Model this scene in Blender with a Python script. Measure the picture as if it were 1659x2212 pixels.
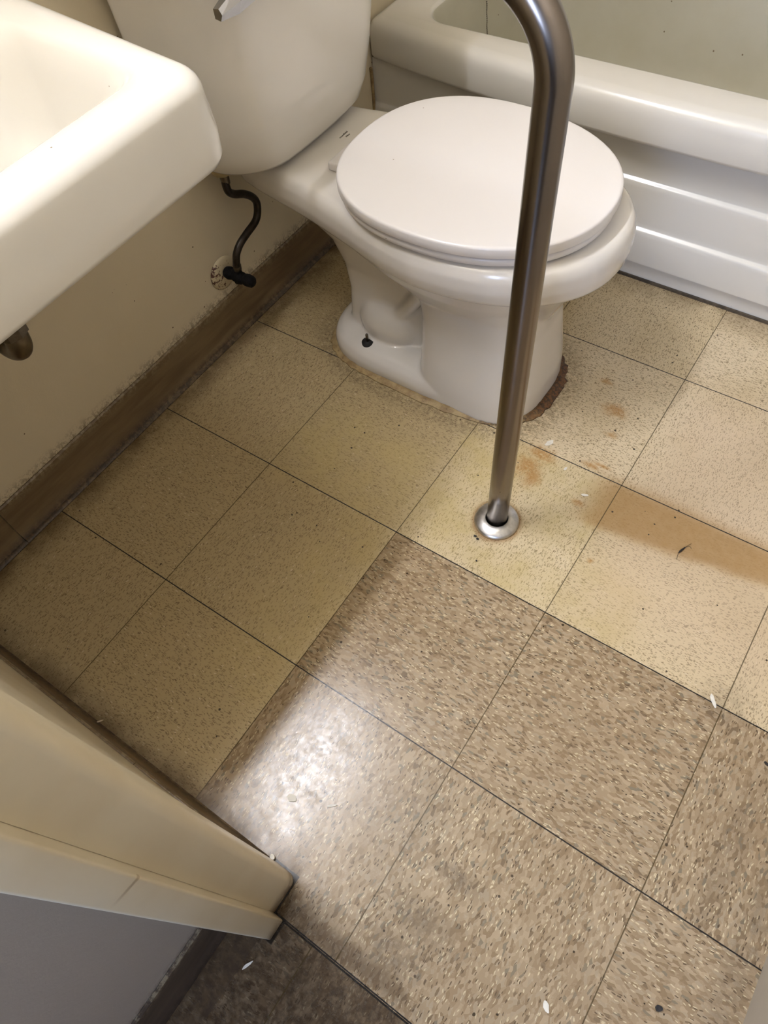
import bpy, bmesh, math, random
from mathutils import Vector, Matrix
PI = math.pi
for o in list(bpy.data.objects):
    bpy.data.objects.remove(o)
SC = bpy.context.scene
COL = SC.collection

# ------------------------------------------------------------------ camera
F_PX = 1567.25
cd = bpy.data.cameras.new('camera')
cam = bpy.data.objects.new('camera', cd)
COL.objects.link(cam)
Rw = [[0.8253343723218974, 0.5590813027470343, -0.07906497823119021],
      [0.43871141920771195, -0.7230936795861653, -0.5335427079431363],
      [-0.3554651382636205, 0.4056644271577415, -0.8420694199518268]]
M = Matrix(((Rw[0][0], -Rw[1][0], -Rw[2][0], 1.05205),
            (Rw[0][1], -Rw[1][1], -Rw[2][1], -0.22602),
            (Rw[0][2], -Rw[1][2], -Rw[2][2], 1.15240),
            (0, 0, 0, 1)))
cam.matrix_world = M
cd.sensor_fit = 'VERTICAL'
cd.sensor_height = 24.0
cd.sensor_width = 18.0
cd.lens = F_PX / 2212 * 24.0
cd.clip_start = 0.01
SC.camera = cam

# ------------------------------------------------------------------ world, lights, exposure
SC.view_settings.view_transform = 'Standard'
SC.view_settings.look = 'None'
SC.view_settings.gamma = 1
SC.view_settings.use_curve_mapping = False
SC.view_settings.exposure = 0.27
VANITY = 185.0          # emission of the lamp over the sink
HALL_W = 40.0          # daylight from the hall window
w = bpy.data.worlds.new('world'); SC.world = w; w.use_nodes = True
w.node_tree.nodes['Background'].inputs[0].default_value = (0.75, 0.82, 1.0, 1)
w.node_tree.nodes['Background'].inputs[1].default_value = 0.09
ld = bpy.data.lights.new('hall_daylight', 'AREA'); ld.shape = 'RECTANGLE'
ld.size = 0.9; ld.size_y = 1.1; ld.energy = HALL_W; ld.color = (0.52, 0.66, 1.0)
lo = bpy.data.objects.new('hall_daylight', ld); COL.objects.link(lo)
lo.location = (1.25, -2.3, 1.55); lo.rotation_euler = (math.radians(90), 0, 0)

# ------------------------------------------------------------------ node expression helper
class E:
    def __init__(s, t, k): s.t = t; s.k = k
    def _m(s, op, *a):
        n = s.t.nodes.new('ShaderNodeMath'); n.operation = op
        for i, v in enumerate((s,) + a):
            if isinstance(v, E): s.t.links.new(v.k, n.inputs[i])
            else: n.inputs[i].default_value = v
        return E(s.t, n.outputs[0])
    def __add__(s, o): return s._m('ADD', o)
    __radd__ = __add__
    def __sub__(s, o): return s._m('SUBTRACT', o)
    def __rsub__(s, o): return (s * -1.0) + o
    def __mul__(s, o): return s._m('MULTIPLY', o)
    __rmul__ = __mul__
    def __truediv__(s, o): return s._m('DIVIDE', o)
    def floor(s): return s._m('FLOOR')
    def fract(s): return s._m('FRACT')
    def abs(s): return s._m('ABSOLUTE')
    def sqrt(s): return s._m('SQRT')
    def pow(s, o): return s._m('POWER', o)
    def min(s, o): return s._m('MINIMUM', o)
    def max(s, o): return s._m('MAXIMUM', o)
    def gt(s, o): return s._m('GREATER_THAN', o)
    def lt(s, o): return s._m('LESS_THAN', o)
    def near(s, o, e=.5): return (s - o).abs().lt(e)
    def step(s, a, b):   # smoothstep from a (0) to b (1)
        n = s.t.nodes.new('ShaderNodeMapRange'); n.interpolation_type = 'SMOOTHSTEP'
        s.t.links.new(s.k, n.inputs[0])
        rev = a > b
        lo_, hi_ = (b, a) if rev else (a, b)
        n.inputs[1].default_value = lo_; n.inputs[2].default_value = hi_
        n.inputs[3].default_value = 1.0 if rev else 0.0; n.inputs[4].default_value = 0.0 if rev else 1.0
        return E(s.t, n.outputs[0])

def mixf(f, a, b): return a + f * (b - a) if isinstance(b, E) else f * b + (1.0 - f) * a

class T:
    """a new material with its tree"""
    def __init__(s, name, rough=.5, metal=0, spec=.5, coat=0):
        s.m = bpy.data.materials.new(name); s.m.use_nodes = True; s.t = s.m.node_tree
        s.b = s.t.nodes['Principled BSDF']
        s.b.inputs['Roughness'].default_value = rough; s.b.inputs['Metallic'].default_value = metal
        s.b.inputs['Specular IOR Level'].default_value = spec; s.b.inputs['Coat Weight'].default_value = coat
        s.b.inputs['Coat Roughness'].default_value = .08
        s.tc = s.t.nodes.new('ShaderNodeTexCoord')
        s._xyz = None
    def xyz(s):
        if not s._xyz:
            g = s.t.nodes.new('ShaderNodeSeparateXYZ'); s.t.links.new(s.tc.outputs['Object'], g.inputs[0])
            s._xyz = tuple(E(s.t, g.outputs[i]) for i in range(3))
        return s._xyz
    def vec(s, x, y, z=0.0):
        c = s.t.nodes.new('ShaderNodeCombineXYZ')
        for i, v in enumerate((x, y, z)):
            if isinstance(v, E): s.t.links.new(v.k, c.inputs[i])
            else: c.inputs[i].default_value = v
        return c.outputs[0]
    def noise(s, scale, v=None, detail=3, rough=.55):
        n = s.t.nodes.new('ShaderNodeTexNoise'); n.inputs['Scale'].default_value = scale
        n.inputs['Detail'].default_value = detail; n.inputs['Roughness'].default_value = rough
        s.t.links.new(v or s.tc.outputs['Object'], n.inputs['Vector'])
        return E(s.t, n.outputs[0])
    def voro(s, v, scale=1.0, dim='2D', feat='F1'):
        n = s.t.nodes.new('ShaderNodeTexVoronoi'); n.voronoi_dimensions = dim; n.feature = feat
        n.inputs['Scale'].default_value = scale
        s.t.links.new(v, n.inputs['Vector'])
        g = s.t.nodes.new('ShaderNodeSeparateColor'); s.t.links.new(n.outputs['Color'], g.inputs[0])
        return E(s.t, n.outputs['Distance']), E(s.t, g.outputs[0]), E(s.t, g.outputs[1])
    def ramp(s, f, stops, const=False):
        n = s.t.nodes.new('ShaderNodeValToRGB'); s.t.links.new(f.k, n.inputs[0])
        if const: n.color_ramp.interpolation = 'CONSTANT'
        e = n.color_ramp.elements
        while len(e) < len(stops): e.new(.5)
        for i, (p, c) in enumerate(stops): e[i].position = p; e[i].color = (*c, 1)
        return n.outputs[0]
    def mix(s, f, a, b, mode='MIX'):
        n = s.t.nodes.new('ShaderNodeMix'); n.data_type = 'RGBA'; n.blend_type = mode; n.clamp_factor = True
        if isinstance(f, E): s.t.links.new(f.k, n.inputs[0])
        else: n.inputs[0].default_value = f
        for i, v in ((6, a), (7, b)):
            if isinstance(v, tuple): n.inputs[i].default_value = (*v, 1)
            else: s.t.links.new(v, n.inputs[i])
        return n.outputs[2]
    def color(s, c):
        if isinstance(c, tuple): s.b.inputs['Base Color'].default_value = (*c, 1)
        else: s.t.links.new(c, s.b.inputs['Base Color'])
    def rough(s, r): s.t.links.new(r.k, s.b.inputs['Roughness'])
    def bump(s, h, dist=.001, strength=.5):
        n = s.t.nodes.new('ShaderNodeBump'); n.inputs['Distance'].default_value = dist
        n.inputs['Strength'].default_value = strength
        s.t.links.new(h.k, n.inputs['Height']); s.t.links.new(n.outputs[0], s.b.inputs['Normal'])

def simple(name, col, rough=.5, metal=0, spec=.5, coat=0, var=0.0, vscale=20, bump=0.0, col2=None):
    t = T(name, rough, metal, spec, coat)
    if var or col2:
        n = t.noise(vscale, detail=5)
        c2 = col2 or tuple(c * (1 - var) for c in col)
        t.color(t.mix(n.step(.35, .7), col, c2))
    else: t.color(col)
    if bump: t.bump(t.noise(vscale * 3, detail=4), .001, bump)
    return t.m

# ------------------------------------------------------------------ floor tile material
S = .3048
def floor_material():
    t = T('vinyl_tile', .4, 0, .40)
    x, y, z = t.xyz()
    hall = y.lt(-.3075)
    u = x / S + hall * .12
    v = y / S + hall * (.3075 / S - 1.0)
    i, j = u.floor(), v.floor()
    fu, fv = u.fract(), v.fract()
    # two grain directions
    def cell(a, b): return i.near(a) * j.near(b)
    xd = cell(0, 0) + cell(2, 0) + cell(3, 0) + cell(4, -1) + cell(3, 1) + cell(1, 1) + cell(2, 2) + cell(1, -1) + cell(0, 2) + cell(4, 2) + cell(2, -2) + cell(4, -2) + cell(1, 3) + cell(3, 3)
    xd = xd.min(1.0)
    wob = t.noise(26, t.vec(x, y, i * 3.7 + j * 1.9), 3)
    wob2 = t.noise(60, t.vec(x, y, i * 2.7 - j * 1.3), 2)
    dx = (wob - .5) * .014; dy = (wob2 - .5) * .007
    a = xd * x + (1.0 - xd) * y + dx + i * .613
    b = xd * y + (1.0 - xd) * x + dy + dx * .5 + j * .377
    # brown chip tile
    d1, r1, g1 = t.voro(t.vec(a * 125.0, b * 285.0))
    d2, r2, g2 = t.voro(t.vec(a * 150.0 + 7.7, b * 560.0))
    brown = t.ramp(r1, [(0, (.37, .285, .20)), (.3, (.44, .345, .25)), (.50, (.31, .23, .153)), (.68, (.265, .19, .122)),
                        (.80, (.40, .325, .245)), (.91, (.20, .145, .095)), (.955, (.225, .19, .145))], True)
    sliver = r2.gt(.925) * d2.lt(.42)
    brown = t.mix(sliver, brown, (.66, .57, .42))
    dark = r2.lt(.065) * d2.lt(.42)
    brown = t.mix(dark, brown, (.10, .07, .045))
    d5, r5, g5 = t.voro(t.vec(x * 62.0, y * 62.0))
    brown = t.mix(g5.gt(.975) * (d5 + wob2 * .12 - r5 * .05).lt(.13), brown, (.05, .035, .025))
    soft = t.noise(5.0, detail=4)
    brown = t.mix(soft.step(.35, .75) * .35, brown, (.27, .19, .12))
    brown = t.mix(1.0, brown, (.96, .955, .89), 'MULTIPLY')
    # light cream tile
    tone = t.noise(0.9, t.vec(i * 5.3, j * 7.1, 0.0), 0)
    base = t.ramp(tone, [(.25, (.60, .50, .335)), (.5, (.64, .545, .385)), (.75, (.66, .565, .42))])
    base = t.mix(u.step(2.15, 1.85) * .8, base, (.42, .335, .19))  # left tiles yellower and dirtier, with some of the sink's shade painted in
    cl = t.noise(7.0, detail=5)
    base = t.mix(cl.step(.4, .8) * .6, base, (.50, .40, .245))
    d3, r3, g3 = t.voro(t.vec(a * 105.0 + 3.1, b * 360.0))
    d4, r4, g4 = t.voro(t.vec(a * 240.0, b * 620.0))
    fl = (r3.gt(.78) * (d3 + wob2 * .30).lt(.43))
    base = t.mix(fl * (.35 + g3 * .6), base, (.185, .13, .07))
    fl2 = (r4.gt(.72) * d4.lt(.47))
    base = t.mix(fl2 * (.3 + g4 * .6), base, (.19, .135, .07))
    grit = t.noise(330, detail=3, rough=.7)
    base = t.mix(grit.step(.52, .68) * .45, base, (.36, .29, .18))
    fl3 = (r3.lt(.03) * d3.lt(.3))
    base = t.mix(fl3 * .5, base, (.74, .67, .53))
    # stain helpers
    n1 = t.noise(14, detail=5, rough=.65); n2 = t.noise(55, detail=5, rough=.7); n3 = t.noise(140, detail=4, rough=.7)
    def blob(cx, cy, rx, ry, soft_=.5, nz=None, amt=.5):
        q = (((x - cx) / rx).pow(2.0) + ((y - cy) / ry).pow(2.0)).sqrt()
        q = q + ((nz or n2) - .5) * amt * 2.0
        return q.step(1.0 + soft_ * .3, 1.0 - soft_)
    def seg(x0, x1, y0, y1, sx=.02, sy=.02, amt=.02):
        xx = x + (n1 - .5) * amt; yy = y + (n1 - .5) * amt
        return xx.step(x0 - sx, x0 + sx) * xx.step(x1 + sx, x1 - sx) * yy.step(y0 - sy, y0 + sy) * yy.step(y1 + sy, y1 - sy)
    # yellowed wax along the seam of the old and the newer tiles
    yel = seg(.50, .612, -.1, .33, .09, .05) * .55
    yel = yel.max(seg(.60, .915, .30, .60, .02, .03) * .60 * (1.0 - blob(.80, .44, .12, .10, .7, n1) * .5))
    yel = yel.max(seg(.915, 1.05, .30, .45, .06, .04) * .5)
    yel = yel.max(seg(.30, .61, .30, .50, .07, .05) * .5)
    base = t.mix(yel * n1.step(.2, .75), base, (.50, .405, .17))
    pink = seg(.95, 1.3, .35, .9, .05, .08) * .35
    base = t.mix(pink, base, (.60, .47, .36))
    # brown band beyond the grab bar
    band = (y + (n1 - .5) * .02 - (x - .9) * .14).step(.485, .515) * y.step(.640, .595) * x.step(.84, .92)
    base = t.mix(band * (.62 + n2 * .4), base, (.36, .22, .085))
    org = blob(.764, .542, .022, .03, .9, n2, .9)
    for (cx, cy, rx, ry) in ((.849, .622, .025, .008), (.865, .632, .02, .006), (.781, .831, .014, .009), (.848, .709, .014, .009),
                             (.935, .434, .007, .007), (.862, .533, .014, .008), (.745, .560, .03, .03), (.83, .77, .03, .02), (.755, .60, .035, .02)):
        org = org.max(blob(cx, cy, rx, ry, .9, n2, 1.3))
    base = t.mix(org * .75 * (n3 * .6 + n2 * .6).step(.42, .62), base, (.38, .18, .03))
    # rust and grime ring round the floor flange of the bar
    rr = ((x - .755).pow(2.0) + (y - .421).pow(2.0)).sqrt() + (n2 - .5) * .012
    base = t.mix(rr.step(.052, .040) * .7, base, (.25, .12, .03))
    old = (i.lt(1.5) + j.gt(.5)).min(1.0) * (1.0 - hall)
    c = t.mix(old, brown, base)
    # grime: along the walls, round the toilet foot, walked-in dirt
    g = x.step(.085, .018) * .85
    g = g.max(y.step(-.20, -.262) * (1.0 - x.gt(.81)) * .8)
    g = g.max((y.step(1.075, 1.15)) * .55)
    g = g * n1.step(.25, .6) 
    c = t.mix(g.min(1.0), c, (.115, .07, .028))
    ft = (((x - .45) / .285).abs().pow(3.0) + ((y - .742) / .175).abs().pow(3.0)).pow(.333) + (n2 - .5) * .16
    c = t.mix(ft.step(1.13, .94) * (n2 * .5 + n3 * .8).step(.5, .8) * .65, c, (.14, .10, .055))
    dirt = blob(1.0, -.125, .05, .02, .8, n2, .8).max(blob(.985, -.20, .07, .035, .9, n2, .8)).max(blob(.975, -.255, .06, .04, .8, n2, .7))
    dirt = dirt.max(blob(.90, -.10, .08, .12, .9, n2, .8) * .45).max(blob(1.30, .10, .03, .15, .8, n2) * .6).max(blob(1.36, -.02, .03, .3, .8, n2) * .7).max(blob(1.22, .31, .05, .05, .9, n3, 1.) * .6)
    c = t.mix(dirt * n2.step(.3, .6) * .62, c, (.125, .095, .065))
    # corner behind the jamb, and the hall floor walked dark
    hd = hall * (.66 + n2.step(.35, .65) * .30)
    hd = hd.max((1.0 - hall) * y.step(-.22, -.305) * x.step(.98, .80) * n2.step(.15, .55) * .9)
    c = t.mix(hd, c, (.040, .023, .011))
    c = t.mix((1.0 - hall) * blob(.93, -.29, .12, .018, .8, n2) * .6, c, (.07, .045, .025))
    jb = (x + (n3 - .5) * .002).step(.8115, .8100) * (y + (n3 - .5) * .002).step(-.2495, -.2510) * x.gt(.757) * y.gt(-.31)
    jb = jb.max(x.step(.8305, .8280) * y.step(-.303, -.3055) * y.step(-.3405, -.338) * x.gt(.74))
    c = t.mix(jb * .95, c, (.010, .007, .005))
    # fine dirt specks
    d6, r6, g6 = t.voro(t.vec(x * 40.0, y * 40.0))
    c = t.mix(r6.gt(.955) * (d6 + n3 * .16 - g6 * .06).lt(.105), c, (.05, .035, .02))
    # seams
    du = fu.min(1.0 - fu) * S; dv = fv.min(1.0 - fv) * S
    dth = (y + .3075).abs()
    jit = (n3 - .5) * .0007
    c = t.mix((du + jit).step(.0012, .0005) * .88, c, (.06, .04, .012))
    c = t.mix((dv + jit).step(.0013, .0007) * (1.0 - hall), c, (.012, .010, .010))
    c = t.mix((dth + jit).step(.0017, .0009), c, (.008, .006, .005))
    c = t.mix(1.0, c, (1.0, .965, .885), 'MULTIPLY')
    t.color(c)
    rg = .235 + old * .23 + (n2 - .5) * .34 + (n3 - .5) * .25 + g * .2 + (n1 - .5) * .15
    scr = t.noise(1.0, t.vec(x * 240.0 + y * 40.0, y * 900.0 - x * 250.0), 2)
    rg = rg + (scr - .5) * .10 * (1.0 - old)
    t.rough(rg.max(.12))
    hgt = n3 * .35 + n2 * .5 + (r1 * (1.0 - old)) * .12
    t.bump(hgt, .0006, .55)
    return t.m

# ------------------------------------------------------------------ mesh helpers
def link_mesh(name, me, mats, parent=None, smooth=True, loc=None):
    o = bpy.data.objects.new(name, me); COL.objects.link(o)
    for m in (mats if isinstance(mats, (list, tuple)) else [mats]): me.materials.append(m)
    if smooth:
        for p in me.polygons: p.use_smooth = True
    if parent: o.parent = parent
    return o
def bm_obj(name, bm, mats, parent=None, smooth=True, auto=None):
    bmesh.ops.recalc_face_normals(bm, faces=bm.faces)
    me = bpy.data.meshes.new(name); bm.to_mesh(me); bm.free()
    o = link_mesh(name, me, mats, parent, smooth)
    if auto:
        try: me.set_sharp_from_angle(angle=math.radians(auto))
        except Exception: pass
    return o
def struct(o, label=None):
    o['kind'] = 'structure'
    return o
def tag(o, label, cat, group=None):
    o['label'] = label; o['category'] = cat
    if group: o['group'] = group
    return o
def empty(name, loc, label, cat, group=None):
    o = bpy.data.objects.new(name, None); COL.objects.link(o); o.location = loc
    o.empty_display_size = .05
    return tag(o, label, cat, group)
def child_fix(root):
    """parts are built in world coordinates; keep them there under a root that stands at its base"""
    for c in root.children:
        c.matrix_parent_inverse = Matrix.Translation(root.location).inverted()

def box(bm, x0, x1, y0, y1, z0, z1, bev=0.0, seg=2):
    vs = [bm.verts.new((x, y, z)) for z in (z0, z1) for (x, y) in ((x0, y0), (x1, y0), (x1, y1), (x0, y1))]
    f = [bm.faces.new([vs[k] for k in q]) for q in ((3, 2, 1, 0), (4, 5, 6, 7), (0, 1, 5, 4), (1, 2, 6, 5), (2, 3, 7, 6), (3, 0, 4, 7))]
    if bev:
        es = set(e for q in f for e in q.edges)
        bmesh.ops.bevel(bm, geom=list(es), offset=bev, segments=seg, affect='EDGES', profile=.6)
    return vs
def loft(bm, loops, cap0=True, cap1=True, mat=None):
    rings = [[bm.verts.new(p) for p in L] for L in loops]
    n = len(rings[0])
    fs = []
    for k in range(len(rings) - 1):
        for q in range(n):
            fs.append(bm.faces.new((rings[k][q], rings[k][(q + 1) % n], rings[k + 1][(q + 1) % n], rings[k + 1][q])))
            if mat: fs[-1].material_index = mat[k]
    if cap0: bm.faces.new(rings[0][::-1])
    if cap1:
        f = bm.faces.new(rings[-1])
        if mat: f.material_index = mat[-1]
    return rings
def tube(bm, pts, rad, n=20, cap=True, sub=8):
    """tube along a Catmull-Rom path; rad number or per-point list"""
    P = [Vector(p) for p in pts]
    R = rad if isinstance(rad, (list, tuple)) else [rad] * len(P)
    C = []; CR = []
    for k in range(len(P) - 1):
        p0 = P[max(k - 1, 0)]; p1 = P[k]; p2 = P[k + 1]; p3 = P[min(k + 2, len(P) - 1)]
        for s_ in range(sub):
            t = s_ / sub
            C.append(.5 * ((2 * p1) + (-p0 + p2) * t + (2 * p0 - 5 * p1 + 4 * p2 - p3) * t * t + (-p0 + 3 * p1 - 3 * p2 + p3) * t ** 3))
            CR.append(R[k] + (R[k + 1] - R[k]) * t)
    C.append(P[-1]); CR.append(R[-1])
    d = (C[1] - C[0]).normalized()
    nrm = d.orthogonal().normalized()
    loops = []
    for k, c in enumerate(C):
        dd = (C[min(k + 1, len(C) - 1)] - C[max(k - 1, 0)]).normalized()
        nrm = (nrm - dd * nrm.dot(dd)).normalized()
        bn = dd.cross(nrm)
        loops.append([c + (nrm * math.cos(2 * PI * q / n) + bn * math.sin(2 * PI * q / n)) * CR[k] for q in range(n)])
    loft(bm, loops, cap, cap)
def lathe(bm, origin, axis, prof, n=32, cap0=True, cap1=True):
    """prof: (radius, distance along axis)"""
    o = Vector(origin); a = Vector(axis).normalized(); u = a.orthogonal().normalized(); v = a.cross(u)
    loops = [[o + a * h + (u * math.cos(2 * PI * q / n) + v * math.sin(2 * PI * q / n)) * max(r, 1e-5) for q in range(n)] for r, h in prof]
    loft(bm, loops, cap0, cap1)
def rrect(x0, x1, y0, y1, r, z, ms=10, ca=8, rs=None):
    """rounded rectangle loop; order: starts at the x1,y0 corner, going to +y"""
    rs = rs or (r, r, r, r)   # corners (x1,y0),(x1,y1),(x0,y1),(x0,y0)
    cs = [(x1 - rs[0], y0 + rs[0], -PI / 2, rs[0]), (x1 - rs[1], y1 - rs[1], 0, rs[1]), (x0 + rs[2], y1 - rs[2], PI / 2, rs[2]), (x0 + rs[3], y0 + rs[3], PI, rs[3])]
    out = []
    for k, (cx, cy, a0, rr) in enumerate(cs):
        arc = [(cx + rr * math.cos(a0 + PI / 2 * q / ca), cy + rr * math.sin(a0 + PI / 2 * q / ca)) for q in range(ca + 1)]
        nx = cs[(k + 1) % 4]
        e = (nx[0] + nx[3] * math.cos(nx[2]), nx[1] + nx[3] * math.sin(nx[2]))
        s_ = arc[-1]
        out += arc + [(s_[0] + (e[0] - s_[0]) * q / ms, s_[1] + (e[1] - s_[1]) * q / ms) for q in range(1, ms)]
    return [(px, py, z) for px, py in out]
def prism(bm, prof, axis, a0, a1, segs=1, fn=None):
    """extrude an open 2-D profile [(p,z)] along x or y into a sheet"""
    rows = []
    for k in range(segs + 1):
        a = a0 + (a1 - a0) * k / segs
        row = []
        for p, z in prof:
            q = (a, p, z) if axis == 'x' else (p, a, z)
            if fn: q = fn(q)
            row.append(bm.verts.new(q))
        rows.append(row)
    for k in range(segs):
        for q in range(len(prof) - 1):
            bm.faces.new((rows[k][q], rows[k][q + 1], rows[k + 1][q + 1], rows[k + 1][q]))
    return rows
def solid_prism(bm, prof, axis, a0, a1):
    r = prism(bm, prof + [prof[0]], axis, a0, a1)
    bmesh.ops.remove_doubles(bm, verts=bm.verts, dist=1e-6)
    for row in r:
        vs = []
        for v_ in row:
            if v_.is_valid and v_ not in vs: vs.append(v_)
        try: bm.faces.new(vs)
        except Exception: pass
def evaluate(o, name, mats, parent, smooth=True):
    dg = bpy.context.evaluated_depsgraph_get(); dg.update()
    me = bpy.data.meshes.new_from_object(o.evaluated_get(dg))
    me.name = name
    bpy.data.objects.remove(o)
    me.materials.clear()
    return link_mesh(name, me, mats, parent, smooth)

# ------------------------------------------------------------------ materials
def wall_paint(name, base, dirty, zlo=.10):
    t = T(name, .45, 0, .4)
    x, y, z = t.xyz()
    n = t.noise(4, detail=4); n2 = t.noise(60, detail=5, rough=.7); n3 = t.noise(210, detail=4, rough=.75)
    c = t.mix(n.step(.35, .75) * .35, base, dirty)
    d, r, g = t.voro(t.tc.outputs['Object'], 34, '3D')
    c = t.mix(r.gt(.82) * (d + n3 * .06).lt(.085), c, (.10, .06, .03))
    band = z.step(zlo + .028, zlo) * (n3 * .5 + n2 * .7).step(.56, .66)
    c = t.mix(band * .65, c, (.15, .10, .055))
    t.color(c)
    t.bump(n2 * .5 + n3 * .3 + z.step(zlo + .02, zlo + .005) * n2, .0012, .5)
    return t.m
M_wall = wall_paint('cream_wall_paint', (.62, .54, .39), (.54, .46, .31))
M_ceil = simple('darkened_ceiling_paint', (.40, .36, .28), .6)  # unseen ceiling, colour darkened to weaken the light it bounces
M_wallr = simple('tan_wall_paint', (.50, .45, .37), .5, var=.15, vscale=8)
M_wall2 = wall_paint('pale_wall_paint', (.66, .62, .52), (.6, .56, .45))
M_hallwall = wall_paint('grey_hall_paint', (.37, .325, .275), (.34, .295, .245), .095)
def trim_paint():
    t = T('cream_gloss_paint', .32, 0, .5)
    x, y, z = t.xyz()
    n = t.noise(9, detail=4); n2 = t.noise(50, detail=5, rough=.7)
    c = t.mix(n.step(.3, .75) * .5, (.68, .60, .44), (.60, .50, .33))
    low = (z + (n2 - .5) * .05).step(.05, .0) * n2.step(.3, .55)
    c = t.mix(low, c, (.16, .09, .035))
    sm_ = (z - .559 + (y + .315) * .35 + (n2 - .5) * .006).abs().step(.004, .001) * x.gt(.822) * y.step(-.335, -.312)
    c = t.mix(sm_ * .6, c, (.25, .16, .07))
    st = t.noise(1.0, t.vec(x * 14.0, y * 14.0, z * 1.3), 3)
    c = t.mix(st.step(.55, .75) * .35, c, (.52, .40, .2))
    t.color(c); t.bump(n2 * .3 + n * .7, .0012, .4)
    return t.m
M_trim = trim_paint()
def cove_mat(name='brown_cove_vinyl', a=(.185, .128, .066), b=(.125, .083, .041)):
    t = T(name, .42, 0, .45)
    x, y, z = t.xyz()
    n = t.noise(12, t.vec(x * 1.0, y * .5, z * 4.0), 5, .6); n2 = t.noise(90, detail=5, rough=.75)
    c = t.mix(n.step(.3, .7), a, b)
    d, r, g = t.voro(t.tc.outputs['Object'], 60, '3D')
    c = t.mix(r.gt(.8) * (d + n2 * .1).lt(.12), c, (.03, .018, .01))
    c = t.mix(z.step(.075, .105) * n2.step(.45, .6) * .8, c, (.30, .25, .16))
    c = t.mix(z.step(.02, .006) * n2.step(.3, .6) * .8, c, (.02, .012, .008))
    t.color(c); t.bump(n2 * .4 + n * .4, .0008, .5)
    return t.m
M_cove = cove_mat()
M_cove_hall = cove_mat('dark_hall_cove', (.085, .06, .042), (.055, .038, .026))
def ceramic(name, a, b, rough=.16, scuff=.3):
    t = T(name, rough, 0, .5, .35)
    n = t.noise(6, detail=4); n2 = t.noise(80, detail=4, rough=.7)
    c = t.mix(n.step(.35, .75) * scuff, a, b)
    d, r, g = t.voro(t.tc.outputs['Object'], 26, '3D')
    c = t.mix(r.gt(.86) * (d + n2 * .04).lt(.05), c, (.25, .19, .12))
    t.color(c)
    t.bump(n, .001, .08)
    return t.m
M_porc = ceramic('toilet_porcelain', (.71, .675, .625), (.67, .62, .55), .14)
M_tank = ceramic('tank_porcelain', (.74, .705, .645), (.70, .655, .58), .2)
M_sink = ceramic('sink_enamel', (.73, .705, .65), (.70, .67, .60), .17)
M_tub = ceramic('tub_enamel', (.68, .655, .60), (.64, .61, .54), .24)
M_seat = ceramic('seat_plastic', (.77, .74, .725), (.755, .72, .70), .3, .4)
def basin_mat():
    t = T('worn_tub_floor_enamel', .5, 0, .4)
    n = t.noise(11, detail=5); n2 = t.noise(160, detail=4, rough=.75)
    c = t.mix(n.step(.35, .7) * .6, (.50, .475, .38), (.455, .43, .33))
    d, r, g = t.voro(t.tc.outputs['Object'], 30, '3D')
    c = t.mix(r.gt(.7) * (d + n2 * .08).lt(.095), c, (.18, .13, .08))
    x, y, z = t.xyz()
    c = t.mix((z + (n2 - .5) * .02).step(.394, .400) * y.lt(1.24) * x.step(.56, .64) * x.step(1.0, .9), c, (.78, .77, .72))
    t.color(c); t.bump(n2, .0005, .35); return t.m
M_basin = basin_mat()
def steel_mat():
    t = T('brushed_stainless_steel', .27, 1.0, .5)
    x, y, z = t.xyz()
    n = t.noise(1.0, t.vec(x * 900.0, y * 900.0, z * 9.0), 3); n2 = t.noise(38, detail=5, rough=.7)
    c = t.mix(n2.step(.4, .8) * .35, (.235, .205, .18), (.19, .16, .135))
    d, r, g = t.voro(t.tc.outputs['Object'], 55, '3D')
    c = t.mix(r.gt(.93) * (d + n2 * .1).lt(.13), c, (.06, .045, .035))
    t.color(c); t.rough(.235 + (n2 - .5) * .05)
    return t.m
M_steel = steel_mat()
M_flange = simple('worn_bright_steel', (.66, .64, .61), .36, 1.0, var=.3, vscale=70)
M_chrome = simple('chrome', (.42, .42, .43), .08, 1.0)
M_dullchrome = simple('tarnished_chrome', (.20, .17, .13), .32, 1.0, var=.5, vscale=40)
M_hose = simple('dark_braided_metal', (.035, .026, .018), .38, .6, var=.5, vscale=90)
M_black = simple('black_corroded_metal', (.006, .005, .005), .75, 0, .2, var=.3, vscale=200, bump=.8)
M_nut = simple('yellowed_plastic', (.42, .33, .17), .45, 0, var=.3, vscale=60)
M_gap = simple('black_gap', (.006, .005, .004), .7)
M_blackbit = simple('black_debris', (.012, .010, .010), .6)
M_chip = simple('white_paint_chip', (.78, .74, .64), .5, 0, var=.12, vscale=200)
M_wood = simple('pale_splinter', (.60, .50, .33), .6)
M_print = simple('grey_print', (.16, .14, .11), .5)
def caulk_mat():
    t = T('stained_caulk', .5, 0, .4)
    x, y, z = t.xyz()
    n = t.noise(40, detail=5, rough=.7); n2 = t.noise(150, detail=4, rough=.7)
    c = t.mix(n.step(.35, .65), (.42, .31, .15), (.26, .17, .075))
    dk = (x * .6 + y * .8 + (n - .5) * .05).step(.90, .985)
    dk = dk.max((x + (n - .5) * .06).step(.57, .63) * .7 * n2.step(.35, .6))
    c = t.mix(dk * .92, c, t.mix(n2.step(.42, .58), (.15, .06, .018), (.035, .015, .009)))
    c = t.mix(n2.step(.6, .7) * .6, c, (.05, .03, .02))
    t.color(c); t.bump(n * .6 + n2 * .5, .002, .9); return t.m
M_caulk = caulk_mat()
def rust_plate():
    t = T('painted_rusting_plate', .5, 0, .4)
    n = t.noise(130, detail=5, rough=.7)
    x, y, z = t.xyz()
    lft = (y * 1.0 + z * .3).step(.63, .60)
    c = t.mix((n * 1.0 + lft * .08).step(.60, .64), (.50, .42, .275), (.075, .025, .018))
    t.color(c); t.bump(n, .001, .5); return t.m
M_plate = rust_plate()
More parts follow.
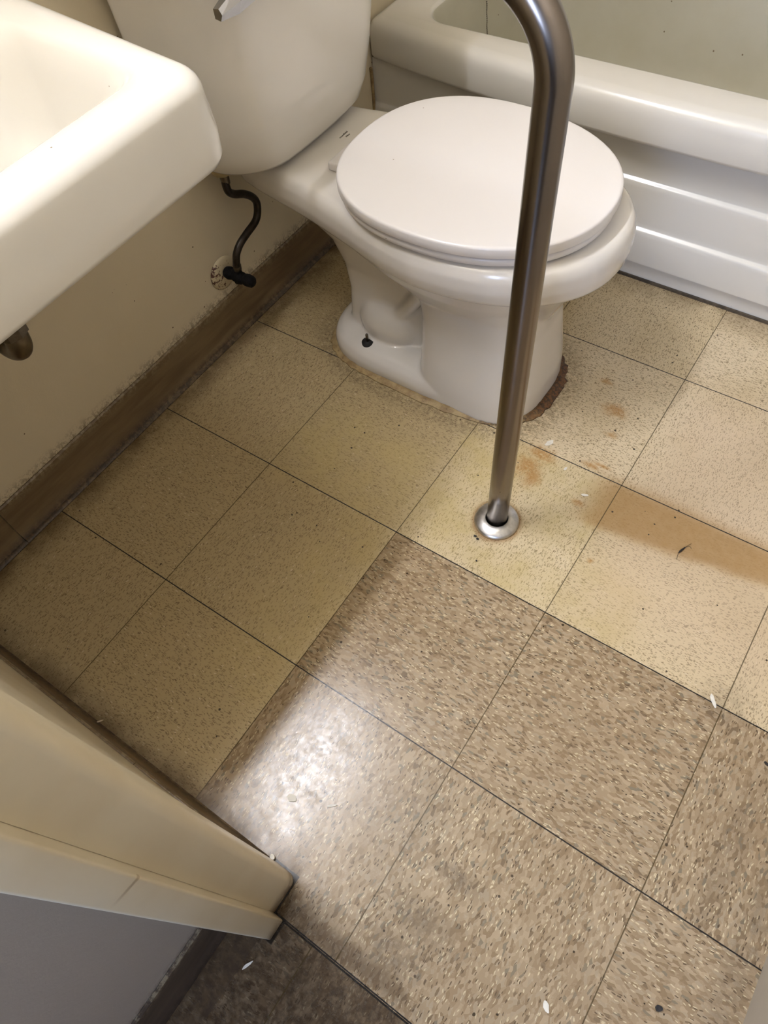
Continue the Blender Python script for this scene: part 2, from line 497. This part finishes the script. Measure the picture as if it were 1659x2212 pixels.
t_ = T('glowing_diffuser', .4); t_.color((.9, .88, .8))
t_.b.inputs['Emission Color'].default_value = (.97, 1.0, 1.10, 1); t_.b.inputs['Emission Strength'].default_value = VANITY
M_glow = t_.m

# ------------------------------------------------------------------ room shell
YW = -.268      # bathroom face of the near partition
XR = 1.384      # right wall
YF = 1.90       # far wall behind the tub
ZC = 2.36
HX = .757       # hall wall face
bm = bmesh.new()
bmesh.ops.create_grid(bm, x_segments=1, y_segments=1, size=.5)
for v_ in bm.verts: v_.co = (v_.co.x * 3.2 + 1.2, v_.co.y * 5.4 - .4, 0)
for f in list(bm.faces): pass
g_ = bmesh.ops.extrude_face_region(bm, geom=list(bm.faces))
for v_ in [q for q in g_['geom'] if isinstance(q, bmesh.types.BMVert)]: v_.co.z = -.05
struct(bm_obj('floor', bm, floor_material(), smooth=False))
def wallbox(name, a, m):
    bm = bmesh.new(); box(bm, *a); return struct(bm_obj(name, bm, m, smooth=False))
wallbox('wall_back', (-.10, 0, -.31, YF + .1, 0, ZC), M_wall)
wallbox('wall_far', (0, XR, YF, YF + .1, 0, ZC), M_wall2)
wallbox('wall_right', (XR, XR + .10, -.31, YF + .1, 0, ZC), M_wallr)
wallbox('ceiling', (-.1, 2.4, -3.0, YF + .1, ZC, ZC + .08), M_ceil)
# near partition with its rounded, thickly painted end
bm = bmesh.new()
box(bm, 0, .7585, -.306, YW, 0, ZC)
struct(bm_obj('wall_near', bm, M_trim, smooth=False))
bm = bmesh.new()
vs = box(bm, .7588, .808, -.306, -.2535, 0, 2.07)
es = [e for e in bm.edges if abs(e.verts[0].co.z - e.verts[1].co.z) > 1 and e.verts[0].co.y > -.29]
bmesh.ops.bevel(bm, geom=es, offset=.013, segments=6, affect='EDGES', profile=.5)
struct(bm_obj('trim_3', bm, M_trim, smooth=True, auto=50))
bm = bmesh.new(); box(bm, .808, XR, -.306, YW, 2.05, ZC); struct(bm_obj('wall_over_door', bm, M_wall2, smooth=False))
# door stop / casing strip with a rounded inner arris
bm = bmesh.new(); box(bm, .60, .825, -.336, -.3063, 0, 2.07, .003, 3)
struct(bm_obj('trim_1', bm, M_trim, smooth=True, auto=50))
bm = bmesh.new(); box(bm, .6, 1.7, -.336, -.3063, 2.0705, 2.15, .003, 2)
struct(bm_obj('trim_2', bm, M_trim, smooth=True, auto=50))
wallbox('wall_hall', (.60, HX, -3.0, -.337, 0, ZC), M_hallwall)
wallbox('wall_hall_right', (1.85, 1.95, -3.0, -.2, 0, ZC), M_hallwall)
wallbox('wall_hall_corner', (XR + .101, 1.85, -.336, -.25, 0, ZC), M_hallwall)

def cove(name, axis, a0, a1, wallp, sgn, m, h=.10, toe=.020):
    prof = [(0, 0), (0, h), (.002, h), (.0045, h - .003), (.0045, .03), (.007, .016), (.012, .007), (toe - .002, .0045), (toe, .002), (toe, 0)]
    bm = bmesh.new(); solid_prism(bm, [(wallp + sgn * p, z) for p, z in prof], axis, a0, a1)
    return struct(bm_obj(name, bm, m, smooth=True, auto=35))
cove('baseboard_back', 'y', -.0845, 1.145, 0.0005, 1, M_cove)
cove('baseboard_back_end', 'y', -.266, -.0857, 0.0005, 1, M_cove)
cove('baseboard_near', 'x', .022, .536, YW + .0003, 1, M_cove, .095, .014)
cove('baseboard_near_end', 'x', .5375, .757, YW + .0003, 1, M_cove, .095, .014)
cove('baseboard_hall', 'y', -3.0, -.338, HX + .0005, 1, M_cove_hall, .10, .011)

# ------------------------------------------------------------------ lamp over the sink (lights the room)
lamp = empty('vanity_light', (0, .04, 1.98), 'white wall lamp with a long glowing diffuser above the sink', 'wall lamp')
bm = bmesh.new(); box(bm, .001, .150, -.27, .37, 1.955, 2.085, .004, 2); bm_obj('housing', bm, M_trim, lamp, auto=40)
bm = bmesh.new(); solid_prism(bm, [(.1505, 1.965), (.158, 1.965), (.172, 1.979), (.172, 2.061), (.158, 2.075), (.1505, 2.075)], 'y', -.25, .35); bm_obj('diffuser', bm, M_glow, lamp, False)
child_fix(lamp)

# ------------------------------------------------------------------ bathtub
tub = empty('bathtub', (.69, 1.15, 0), 'cream enamelled bathtub with a stepped apron along the far wall', 'bathtub')
TL, TX = .0015, XR - .0015
def bow(x): return .050 * math.sin(PI * min(max((x - 0.0) / 1.38, 0), 1)) ** .8
def tubloop(ins, z, front=1.152, r=.012):
    L = rrect(TL + ins, TX - ins, front + ins, YF - .002 - ins, r, z, 24, 8)
    out = []
    for (x_, y_, z_) in L:
        k = max(0, 1 - (y_ - (front + ins)) / .06) if y_ < front + ins + .06 else 0
        out.append((x_, y_ - bow(x_) * (1 if k > 0 else 0) * k, z_))
    return out
ZT = .412
outer = [tubloop(.012, .328), tubloop(.003, .331), tubloop(0, .338), tubloop(0, .384)]
for a in (20, 40, 60, 80, 90):
    a_ = math.radians(a); outer.append(tubloop(.026 * (1 - math.cos(a_)), .386 + .026 * math.sin(a_)))
outer.append(tubloop(.05, ZT + .0005))
def inner(i_, z, r=.085, dx=0):
    return rrect(.105 + i_ * .8, TX - .12 - i_, 1.190 + i_, YF - .10 - i_, r, z, 24, 8, (r, r, r * .75, r * .75))
inn = [inner(0, ZT), inner(.004, ZT - .001), inner(.009, ZT - .006), inner(.012, ZT - .015), inner(.03, .30, .12), inner(.05, .17, .12), inner(.065, .12, .12), inner(.10, .085, .11), inner(.16, .078, .08)]
bm = bmesh.new()
allL = outer + inn
matk = [0] * (len(outer) + 1) + [0, 1] + [1] * 10
loft(bm, allL, False, True, matk[:len(allL)])
bm_obj('rim_and_basin', bm, [M_tub, M_basin], tub, auto=60)
# apron of stepped horizontal panels
ap = [(1.160, .3275), (1.160, .322), (1.1585, .240), (1.159, .231), (1.158, .2285), (1.152, .2265), (1.1495, .222), (1.1485, .214), (1.1475, .140), (1.148, .132), (1.147, .1295), (1.141, .1275), (1.1385, .1235), (1.137, .116), (1.136, .054), (1.1365, .050), (1.146, .047), (1.1485, .042), (1.1490, .007)]
bm = bmesh.new(); prism(bm, ap, 'x', TL, TX, 1)
bm_obj('apron', bm, M_tub, tub, auto=60)
bm = bmesh.new(); box(bm, TL + .02, TX, 1.1450, 1.1488, .0005, .0068); bm_obj('toe_strip', bm, simple('dark_toe_strip', (.10, .075, .05), .6, var=.6, vscale=60), tub, False)  # narrow dark brown strip along the foot of the apron
child_fix(tub)
# overflow plate with ball chain
bm = bmesh.new(); lathe(bm, (.118, 1.447, .386), (.98, 0, .15), [(.028, 0), (.030, .003), (.029, .006), (.018, .011), (.0, .012)]); ov = bm_obj('overflow_plate', bm, M_chrome, tub); ov['label'] = 'chrome overflow plate'
bm = bmesh.new()
for k in range(46):
    c_ = Vector((.136 + .0004 * math.sin(k * .9) + .012 * (k / 46), 1.437, .352 - k * .0042))
    bmesh.ops.create_icosphere(bm, subdivisions=1, radius=.0019, matrix=Matrix.Translation(c_))
bm_obj('ball_chain', bm, M_dullchrome, ov)
child_fix(tub)
# old caulk in the corner between apron, back wall and rim
bm = bmesh.new()
random.seed(5)
tube(bm, [(.003, 1.150 + random.uniform(-.001, .001), .10 + .019 * k) for k in range(12)], .0035, 8)
o = bm_obj('caulk_bead', bm, M_caulk); tag(o, 'stained vertical caulk bead where tub apron meets back wall', 'caulk')

# ------------------------------------------------------------------ toilet
YC = .742
toilet = empty('toilet', (.45, YC, 0), 'white two-piece toilet with closed lid between sink and bathtub', 'toilet')
def egg(xr, xf, xs, W, z, nr=2.4, nf=2.15, yc=YC, n=72):
    out = []
    for q in range(n):
        a = 2 * PI * q / n; c, s_ = math.cos(a), math.sin(a)
        if c >= 0:
            px = xs + (xf - xs) * abs(c) ** (2 / nf); py = W * abs(s_) ** (2 / nf) * (1 if s_ >= 0 else -1)
        else:
            px = xs - (xs - xr) * abs(c) ** (2 / nr); py = W * abs(s_) ** (2 / nr) * (1 if s_ >= 0 else -1)
        out.append((px, yc + py, z))
    return out
def deckloop(z, ins):
    hw = [(.055, .105), (.10, .115), (.15, .124), (.20, .132), (.25, .142), (.30, .154), (.36, .169), (.43, .189), (.50, .1985)]
    pts = []
    for x_, h in hw: pts.append((max(x_, .055 + ins), YC - h + ins))
    n = 36
    for q in range(1, n):
        a = PI * q / n
        e = 2 / 2.12
        px = .50 + (.283 - ins) * math.sin(a) ** e
        c = math.cos(a); py = (.1985 - ins) * abs(c) ** e * (1 if c > 0 else -1)
        pts.append((px, YC - py))
    for x_, h in reversed(hw): pts.append((max(x_, .055 + ins), YC + h - ins))
    return [(px, py + .003, z) for px, py in pts]
bm = bmesh.new()
ZR = .408
# deck and rim band
loft(bm, [deckloop(.33, .030), deckloop(.335, .012), deckloop(.345, .004), deckloop(.365, .0), deckloop(.388, .001), deckloop(.400, .006), deckloop(.406, .012), deckloop(ZR, .022)])
# rear deck underside is thinner: cut handled by shaping lower loft of bowl
loft(bm, [egg(.40, .675, .52, .095, .20, 2.2, 2.1), egg(.33, .70, .52, .125, .25, 2.2, 2.1), egg(.27, .722, .52, .15, .29, 2.2, 2.1), egg(.22, .742, .52, .168, .325, 2.2, 2.1), egg(.20, .75, .52, .172, .35, 2.2, 2.1)])
# front column
def col(x0, x1, W, z, nf=2.6): return egg(x0, x1, (x0 + x1) / 2 + .02, W, z, 5, nf)
loft(bm, [col(.44, .694, .135, 0), col(.442, .692, .133, .05), col(.446, .684, .126, .12), col(.446, .678, .120, .18), col(.44, .678, .118, .24), col(.42, .69, .130, .29), col(.40, .71, .145, .33)])
# rear trapway column
loft(bm, [col(.232, .44, .075, 0, 4), col(.236, .44, .070, .06, 4), col(.240, .44, .062, .13, 4), col(.232, .45, .062, .19, 4), col(.212, .46, .072, .25, 4), col(.170, .47, .092, .30, 4), col(.115, .47, .11, .34, 4), col(.08, .47, .115, .37, 4)])
# foot slab
loft(bm, [egg(.198, .55, .36, .137, 0, 2.7, 8), egg(.198, .55, .36, .137, .022, 2.7, 8), egg(.203, .55, .36, .131, .036, 2.7, 8), egg(.214, .55, .36, .118, .046, 2.7, 8), egg(.235, .55, .36, .095, .054, 2.7, 8)])
# trapway bulge and the ridge that climbs to the bowl
for sg in (-1, 1):
    mt = Matrix.Translation((.345, YC + sg * .048, .080)) @ Matrix.Diagonal((.074, .047, .060, 1))
    bmesh.ops.create_uvsphere(bm, u_segments=24, v_segments=16, radius=1, matrix=mt)
    tube(bm, [(.36, YC + sg * .052, .10), (.40, YC + sg * .058, .15), (.44, YC + sg * .070, .21), (.47, YC + sg * .085, .26)], [.022, .017, .015, .015], 14)
me = bpy.data.meshes.new('body_src'); bmesh.ops.recalc_face_normals(bm, faces=bm.faces); bm.to_mesh(me); bm.free()
src = bpy.data.objects.new('body_src', me); COL.objects.link(src)
md = src.modifiers.new('r', 'REMESH'); md.mode = 'VOXEL'; md.voxel_size = .0038
sm = src.modifiers.new('s', 'SMOOTH'); sm.factor = .5; sm.iterations = 9
body = evaluate(src, 'bowl', M_porc, toilet)
body.location.z = .0005
# bolt hole and stub
bm = bmesh.new(); lathe(bm, (.318, YC - .102, .048), (0, -.12, 1), [(.0125, -.012), (.0125, .0050), (0.0, .0052)], 24); bm_obj('bolt_hole', bm, M_gap, toilet)
bm = bmesh.new(); lathe(bm, (.317, YC - .101, .045), (0, 0, 1), [(.0032, 0), (.0032, .026), (.002, .028)], 12); bm_obj('floor_bolt', bm, M_dullchrome, toilet)
# seat ring
def lidloop(z, ins, dx=0): return egg(.283 + ins + dx, .749 - ins, .497, .194 - ins, z, 2.35, 2.15, YC - .003)
bm = bmesh.new()
loft(bm, [lidloop(ZR + .0010, .020), lidloop(ZR + .003, .010), lidloop(ZR + .008, .005), lidloop(ZR + .016, .0045), lidloop(ZR + .0185, .0065), lidloop(ZR + .020, .011)])
bm_obj('seat', bm, M_seat, toilet, auto=70)
# lid, slightly domed
bm = bmesh.new()
z0 = ZR + .0225
LL = [lidloop(z0, .005), lidloop(z0 + .001, .001), lidloop(z0 + .003, 0), lidloop(z0 + .0160, .0002), lidloop(z0 + .0183, .0010), lidloop(z0 + .0197, .0030), lidloop(z0 + .0203, .006)]
for k, i_ in enumerate((.03, .07, .12, .17)):
    LL.append(lidloop(z0 + .0205 + .0022 * (1 - (1 - (i_) / .19) ** 2), i_))
loft(bm, LL)
bm_obj('lid', bm, M_seat, toilet, auto=70)
# hinge plates
for sg in (-1, 1):
    bm = bmesh.new(); yy = YC + .0 + sg * .041
    box(bm, .257, .310, yy - .033, yy + .033, ZR + .001, ZR + .017, .004, 3); bm_obj('hinge', bm, M_seat, toilet, auto=50)
# printed maker's mark on the deck
def text(s_, size, loc, rotz, mat, parent, name):
    c = bpy.data.curves.new(name, 'FONT'); c.body = s_; c.size = size; c.extrude = .00015; c.align_x = 'CENTER'
    o_ = bpy.data.objects.new(name, c); COL.objects.link(o_); o_.location = loc; o_.rotation_euler = (0, 0, rotz)
    dg = bpy.context.evaluated_depsgraph_get(); dg.update()
    me_ = bpy.data.meshes.new_from_object(o_.evaluated_get(dg)); mw = o_.matrix_world.copy(); bpy.data.objects.remove(o_)
    R_ = Matrix.Translation(loc) @ Matrix.Rotation(rotz, 4, 'Z'); me_.transform(R_)
    me_.materials.clear()
    return link_mesh(name, me_, mat, parent, False)
text('mansfield', .0065, (.218, .770, ZR + .0009), PI / 2, M_print, toilet, 'printed_mark')
text('Alto', .0068, (.2265, .772, ZR + .0009), PI / 2, M_print, toilet, 'printed_mark')
# tank
YT = YC - .006
def dshape(z, xr, xf, hw, rf, rr=.02, bowx=.014, ms=16, ca=14):
    L = rrect(xr, xf, YT - hw, YT + hw, rf, z, ms, ca, (rf, rf, rr, rr))
    out = []
    for (x_, y_, z_) in L:
        k = (x_ - xr) / (xf - xr)
        out.append((x_ + bowx * k * k * (1 - ((y_ - YC) / hw) ** 2), y_, z_))
    return out
TK = [(.4145, .045, .155, .145, .085), (.4155, .035, .168, .165, .09), (.420, .022, .178, .179, .092), (.431, .016, .187, .190, .094), (.46, .014, .196, .201, .095), (.52, .013, .205, .212, .095), (.60, .012, .213, .221, .094), (.70, .012, .217, .228, .092), (.775, .012, .220, .232, .09)]
bm = bmesh.new(); loft(bm, [dshape(z, a, b, c, d, .03 if z < .43 else .022) for z, a, b, c, d in TK])
bm_obj('tank', bm, M_tank, toilet, auto=70)
bm = bmesh.new(); loft(bm, [dshape(.7755, .008, .226, .238, .09), dshape(.779, .006, .230, .242, .09), dshape(.80, .006, .230, .242, .09), dshape(.807, .010, .226, .238, .09), dshape(.810, .02, .215, .225, .085)])
bm_obj('tank_lid', bm, M_tank, toilet, auto=70)
bm = bmesh.new(); lathe(bm, (.10, YC - .0, .4085), (0, 0, 1), [(.05, 0), (.05, .0065)], 24); bm_obj('tank_gasket', bm, M_gap, toilet)
# faceted chrome flush lever
bm = bmesh.new()
def ring(c, w_, h_, t_): # faceted section facing along the lever (lever runs along Y)
    x_, y_, z_ = c
    return [(x_ + t_, y_, z_ + h_ * .1), (x_ + t_ * .55, y_, z_ + h_), (x_ - t_ * .6, y_, z_ + h_ * .8), (x_ - t_ * .6, y_, z_ - h_ * .8), (x_ + t_ * .5, y_, z_ - h_)]
loft(bm, [ring((.243, .513, .714), 0, .0075, .009), ring((.245, .545, .719), 0, .015, .014), ring((.244, .580, .726), 0, .019, .016), ring((.240, .61, .730), 0, .016, .014), ring((.236, .625, .731), 0, .010, .008)])
bm_obj('flush_lever', bm, M_chrome, toilet, False)
child_fix(toilet)
for c in toilet.children: pass
# caulk round the foot
bm = bmesh.new(); random.seed(11)
pts = []
outl = []
for q in range(120):
    a = 2 * PI * q / 120; c, s_ = math.cos(a), math.sin(a)
    e = 2 / 3.6 if c < 0 else 2 / 2.9
    outl.append((.45 + .249 * abs(c) ** e * (1 if c > 0 else -1), YC + .139 * abs(s_) ** e * (1 if s_ > 0 else -1)))
loops = []
nn = len(outl)
for q, (px, py) in enumerate(outl):
    a = outl[q - 1]; b = outl[(q + 1) % nn]
    tx, ty = b[0] - a[0], b[1] - a[1]; l = math.hypot(tx, ty) or 1; nx, ny = ty / l, -tx / l
    fr = max(0, (px - .55) / .15)
    wv = .0075 + .004 * random.random() + .004 * fr * random.random() + .001 * fr
    h = .0035 + .003 * random.random() + .003 * fr * random.random()
    loops.append([(px + nx * o_, py + ny * o_, z_) for o_, z_ in ((-.012, .0004), (-.012, h * .9), (-.001, h * 1.25), (wv * .5, h * .8), (wv, h * .25), (wv * 1.15, .0004))])
loops.append(loops[0])
rings = [[bm.verts.new(p) for p in L] for L in loops[:-1]]; rings.append(rings[0])
for k in range(nn):
    for q in range(6):
        bm.faces.new((rings[k][q], rings[k][(q + 1) % 6], rings[k + 1][(q + 1) % 6], rings[k + 1][q]))
o = bm_obj('caulk_ring', bm, M_caulk, toilet); o['label'] = 'yellowed cracked caulk ring'
child_fix(toilet)

# ------------------------------------------------------------------ sink
sink = empty('sink', (0, .04, .70), 'white wall-hung sink with rounded corner in front of the toilet tank', 'sink')
SX0, SX1, SY0, SY1 = .001, .462, -.222, .292
def so(ins, z, rf=.036, rb=.006):
    return [(x_, y_ + (.030 * (.46 - x_) / .28 if y_ > .2 else 0), z_) for x_, y_, z_ in so_(ins, z, rf, rb)]
def so_(ins, z, rf=.036, rb=.006): return rrect(SX0 + (ins if ins > .03 else 0), SX1 - ins, SY0 + ins, SY1 - ins, rf, z, 12, 10, (max(rf - ins * .3, .01), max(rf - ins * .3, .01), rb, rb))
L = [so(.16, .60, .05, .05), so(.13, .61, .05, .05), so(.10, .67, .05, .05), so(.06, .700, .04, .02), so(.022, .6985), so(.010, .6995), so(.003, .703), so(0, .710), so(-.001, .735), so(.0015, .770)]
for a in (15, 30, 45, 60, 75, 90):
    a_ = math.radians(a); L.append(so(.0015 + .022 * (1 - math.cos(a_)), .775 + .022 * math.sin(a_)))
def si(i_, z, r=.05):
    return rrect(.140 + i_ * 1.1, .404 - i_, -.165 + i_, .262 - i_ * .8, r, z, 12, 10)
Lin = [si(-.004, .7965), si(.002, .794), si(.008, .788), si(.014, .778), si(.022, .757), si(.036, .71), si(.055, .675, .06), si(.085, .655, .06), si(.115, .648, .04)]
bm = bmesh.new(); loft(bm, L + Lin)
bm_obj('basin', bm, M_sink, sink, auto=80)
bm = bmesh.new(); lathe(bm, (.25, .050, .6485), (0, 0, 1), [(.028, 0), (.027, .003), (.018, .0025), (.016, -.002)], 24); bm_obj('drain', bm, M_chrome, sink)
TY = .050
bm = bmesh.new(); tube(bm, [(.232, TY, .63), (.232, TY, .56), (.232, TY, .525), (.221, TY, .502), (.199, TY, .492), (.177, TY, .502), (.166, TY, .525), (.166, TY, .56), (.152, TY, .582), (.13, TY, .59), (.08, TY, .592), (.004, TY, .594)], .0165, 24); bm_obj('drain_trap', bm, M_dullchrome, sink)
for (c_, ax_) in (((.232, TY, .532), (0, 0, 1)), ((.166, TY, .540), (0, 0, 1))):
    bm = bmesh.new(); lathe(bm, c_, ax_, [(.017, 0), (.021, .001), (.021, .013), (.017, .017)], 8); bm_obj('slip_nut', bm, M_dullchrome, sink, False)
child_fix(sink)

# ------------------------------------------------------------------ grab bar
bar = empty('grab_bar', (.755, .421, 0), 'brushed steel floor-to-wall grab bar standing in front of the toilet', 'grab bar')
bm = bmesh.new(); RB = .0190
base = Vector((.755, .421, .002)); top = Vector((.7605, .441, .772))
pts = [base.lerp(top, k / 6) for k in range(7)]
rad = .096
for k in range(1, 29):
    a = PI / 2 * k / 28
    pts.append(Vector((.7605 - rad * (1 - math.cos(a)), .441, .772 + rad * math.sin(a))))
zt = .772 + rad
pts += [Vector((x_, .441, zt)) for x_ in (.60, .5, .35, .2, .1, .014)]
tube(bm, pts, RB, 48, True, 1); bm_obj('pipe', bm, M_steel, bar)
bm = bmesh.new(); lathe(bm, (.755, .421, .0006), (0, 0, 1), [(.0405, 0), (.0412, .002), (.0402, .0048), (.0375, .0070), (.029, .0110), (.0213, .0128), (.0203, .0126), (.0201, .004)], 56, True, True); bm_obj('floor_flange', bm, M_flange, bar)
bm = bmesh.new(); lathe(bm, (.0008, .441, zt), (1, 0, 0), [(.041, 0), (.041, .004), (.034, .010), (.0225, .013)], 48); bm_obj('wall_flange', bm, M_flange, bar)
child_fix(bar)

# ------------------------------------------------------------------ water supply
sup = empty('supply_hose', (.06, .60, .36), 'dark curved water supply hose under the toilet tank', 'hose')
bm = bmesh.new(); lathe(bm, (.055, .605, .4105), (0, 0, -1), [(.014, 0), (.022, .006), (.0245, .014), (.021, .026), (.013, .031), (.0085, .033)], 12); bm_obj('coupling_nut', bm, M_nut, sup)
bm = bmesh.new(); lathe(bm, (.056, .604, .382), (.05, -.05, -1), [(.0085, 0), (.0095, .003), (.0085, .02), (.0065, .023)], 16); bm_obj('crimp', bm, M_dullchrome, sup)
hp = [(.056, .603, .372), (.06, .600, .350), (.06, .612, .335), (.06, .637, .320), (.06, .657, .300), (.06, .6625, .280), (.06, .650, .255), (.06, .615, .244), (.06, .592, .236), (.06, .576, .223), (.057, .572, .205), (.05, .575, .188), (.045, .578, .176)]
bm = bmesh.new(); tube(bm, hp, .0076, 16, True, 6); bm_obj('hose', bm, M_hose, sup)
bm = bmesh.new(); lathe(bm, (.053, .574, .196), (-.25, .15, -1), [(.0075, 0), (.0088, .002), (.0085, .016), (.0072, .018)], 16); bm_obj('crimp', bm, M_dullchrome, sup)
child_fix(sup)
vlv = empty('shutoff_valve', (0, .578, .158), 'black corroded shutoff valve on a rust-speckled wall plate', 'valve')
bm = bmesh.new(); lathe(bm, (.0006, .574, .155), (1, 0, 0), [(.036, 0), (.0365, .002), (.030, .006), (.014, .009), (.0, .009)], 40); bm_obj('wall_plate', bm, M_plate, vlv)
bm = bmesh.new()
lathe(bm, (.008, .576, .160), (1, 0, 0), [(.008, 0), (.012, .004), (.014, .012), (.011, .024), (.013, .030), (.013, .048), (.009, .054)], 14)
lathe(bm, (.043, .577, .160), (0, 0, 1), [(.011, -.012), (.012, 0), (.0105, .016), (.008, .018)], 14)
bm_obj('valve_body', bm, M_black, vlv)
bm = bmesh.new()
lathe(bm, (.058, .578, .159), (1, 0, 0), [(.006, 0), (.012, .003), (.0135, .010), (.0125, .022), (.009, .026)], 9)
bm_obj('handle', bm, M_black, vlv)
child_fix(vlv)

# ------------------------------------------------------------------ debris on the floor
random.seed(3)
def flake(name, x_, y_, l_, w_, ang, mat, label, cat, group, th=.0006, z=.0008, seed=1, taper=.6):
    rnd = random.Random(seed); bm = bmesh.new()
    n = 11; p0 = []; p1 = []
    for q in range(n):
        a = 2 * PI * q / n; rr = .75 + .35 * rnd.random()
        px = l_ / 2 * rr * math.cos(a); py = w_ / 2 * rr * math.sin(a) * (1 - (1 - taper) * max(0, math.cos(a)))
        zz = z + .0012 * (px / l_) * rnd.random() + .0002
        ca, sa = math.cos(ang), math.sin(ang)
        X, Y = x_ + px * ca - py * sa, y_ + px * sa + py * ca
        p0.append((X, Y, zz)); p1.append((X, Y, zz + th))
    loft(bm, [p0, p1])
    o_ = bm_obj(name, bm, mat, None, False)
    return tag(o_, label, cat, group)
G = 'paint chips scattered on the tiles'
chips = [(.755, .631, .017, .009, 1.1, 'largest white paint chip, on the tile right of the toilet foot'),
         (.809, .591, .008, .004, 1.3, 'tiny white paint chip on the tile seam behind the grab bar'),
         (.867, .555, .011, .005, .35, 'white paint chip at the start of the brown stain'),
         (1.173, -.191, .013, .006, -.7, 'white paint chip on brown tile near the bottom edge'),
         (1.203, .307, .018, .006, -.9, 'ragged white paint chip at the corner of the cream and brown tiles'),
         (.817, -.376, .014, .0035, 1.2, 'thin white paint chip on the dark hall floor'),
         (.734, -.171, .014, .010, .2, 'round white paint smear chip in the floor glare'),
         (.793, -.146, .015, .0035, .75, 'narrow white paint chip at the right of the floor glare')]
for k, (x_, y_, l_, w_, a_, lb) in enumerate(chips):
    flake('paint_chip', x_, y_, l_ * 1.3, w_ * 1.3, a_, M_chip, lb, 'paint chip', G, seed=k + 1)
G2 = 'dark crumbs on the floor'
crumbs = [(.738, .372, .006, .004, .2, 'black crumb just below the floor flange of the grab bar, left of two touching'),
          (.745, .369, .006, .004, .1, 'black crumb just below the floor flange, right of two touching'),
          (.766, .329, .0035, .003, 0, 'small black dot crumb on the cream tile below the grab bar'),
          (1.291, -.112, .010, .008, .5, 'black pebble on the brown tile by the right wall'),
          (.42, .232, .003, .003, 0, 'small black crumb on the shaded cream tile left of the toilet'),
          (1.302, .258, .010, .004, -.4, 'black crumb on the brown tile at the right edge')]
for k, (x_, y_, l_, w_, a_, lb) in enumerate(crumbs):
    flake('crumb', x_, y_, l_, w_, a_, M_blackbit, lb, 'crumb', G2, th=.002, seed=k + 20, taper=.9)
ins = empty('dead_insect', (1.06, .535, 0), 'dead thin black insect with hair-like legs on the stained tile', 'insect')
bm = bmesh.new(); tube(bm, [(1.0575, .527, .0018), (1.059, .532, .0026), (1.061, .538, .0022), (1.063, .544, .0018)], [.0008, .0019, .0017, .0008], 8); bm_obj('body', bm, M_blackbit, ins)
for leg in ([(1.063, .544, .0016), (1.066, .550, .0022), (1.069, .557, .0006)], [(1.0575, .527, .0016), (1.058, .521, .002), (1.060, .514, .0006)], [(1.063, .544, .0016), (1.069, .549, .002), (1.073, .547, .0006)]):
    bm = bmesh.new(); tube(bm, leg, .0003, 5); bm_obj('leg', bm, M_blackbit, ins)
child_fix(ins)
o = flake('splinter', .395, -.252, .014, .003, .9, M_wood, 'pale wood splinter on the cove base of the near wall', 'splinter', None, z=.004, seed=50)
o = flake('plaster_crumb', .762, -.252, .009, .008, .3, M_chip, 'round plaster crumb at the end of the near cove base', 'crumb', None, th=.005, seed=60, taper=1)
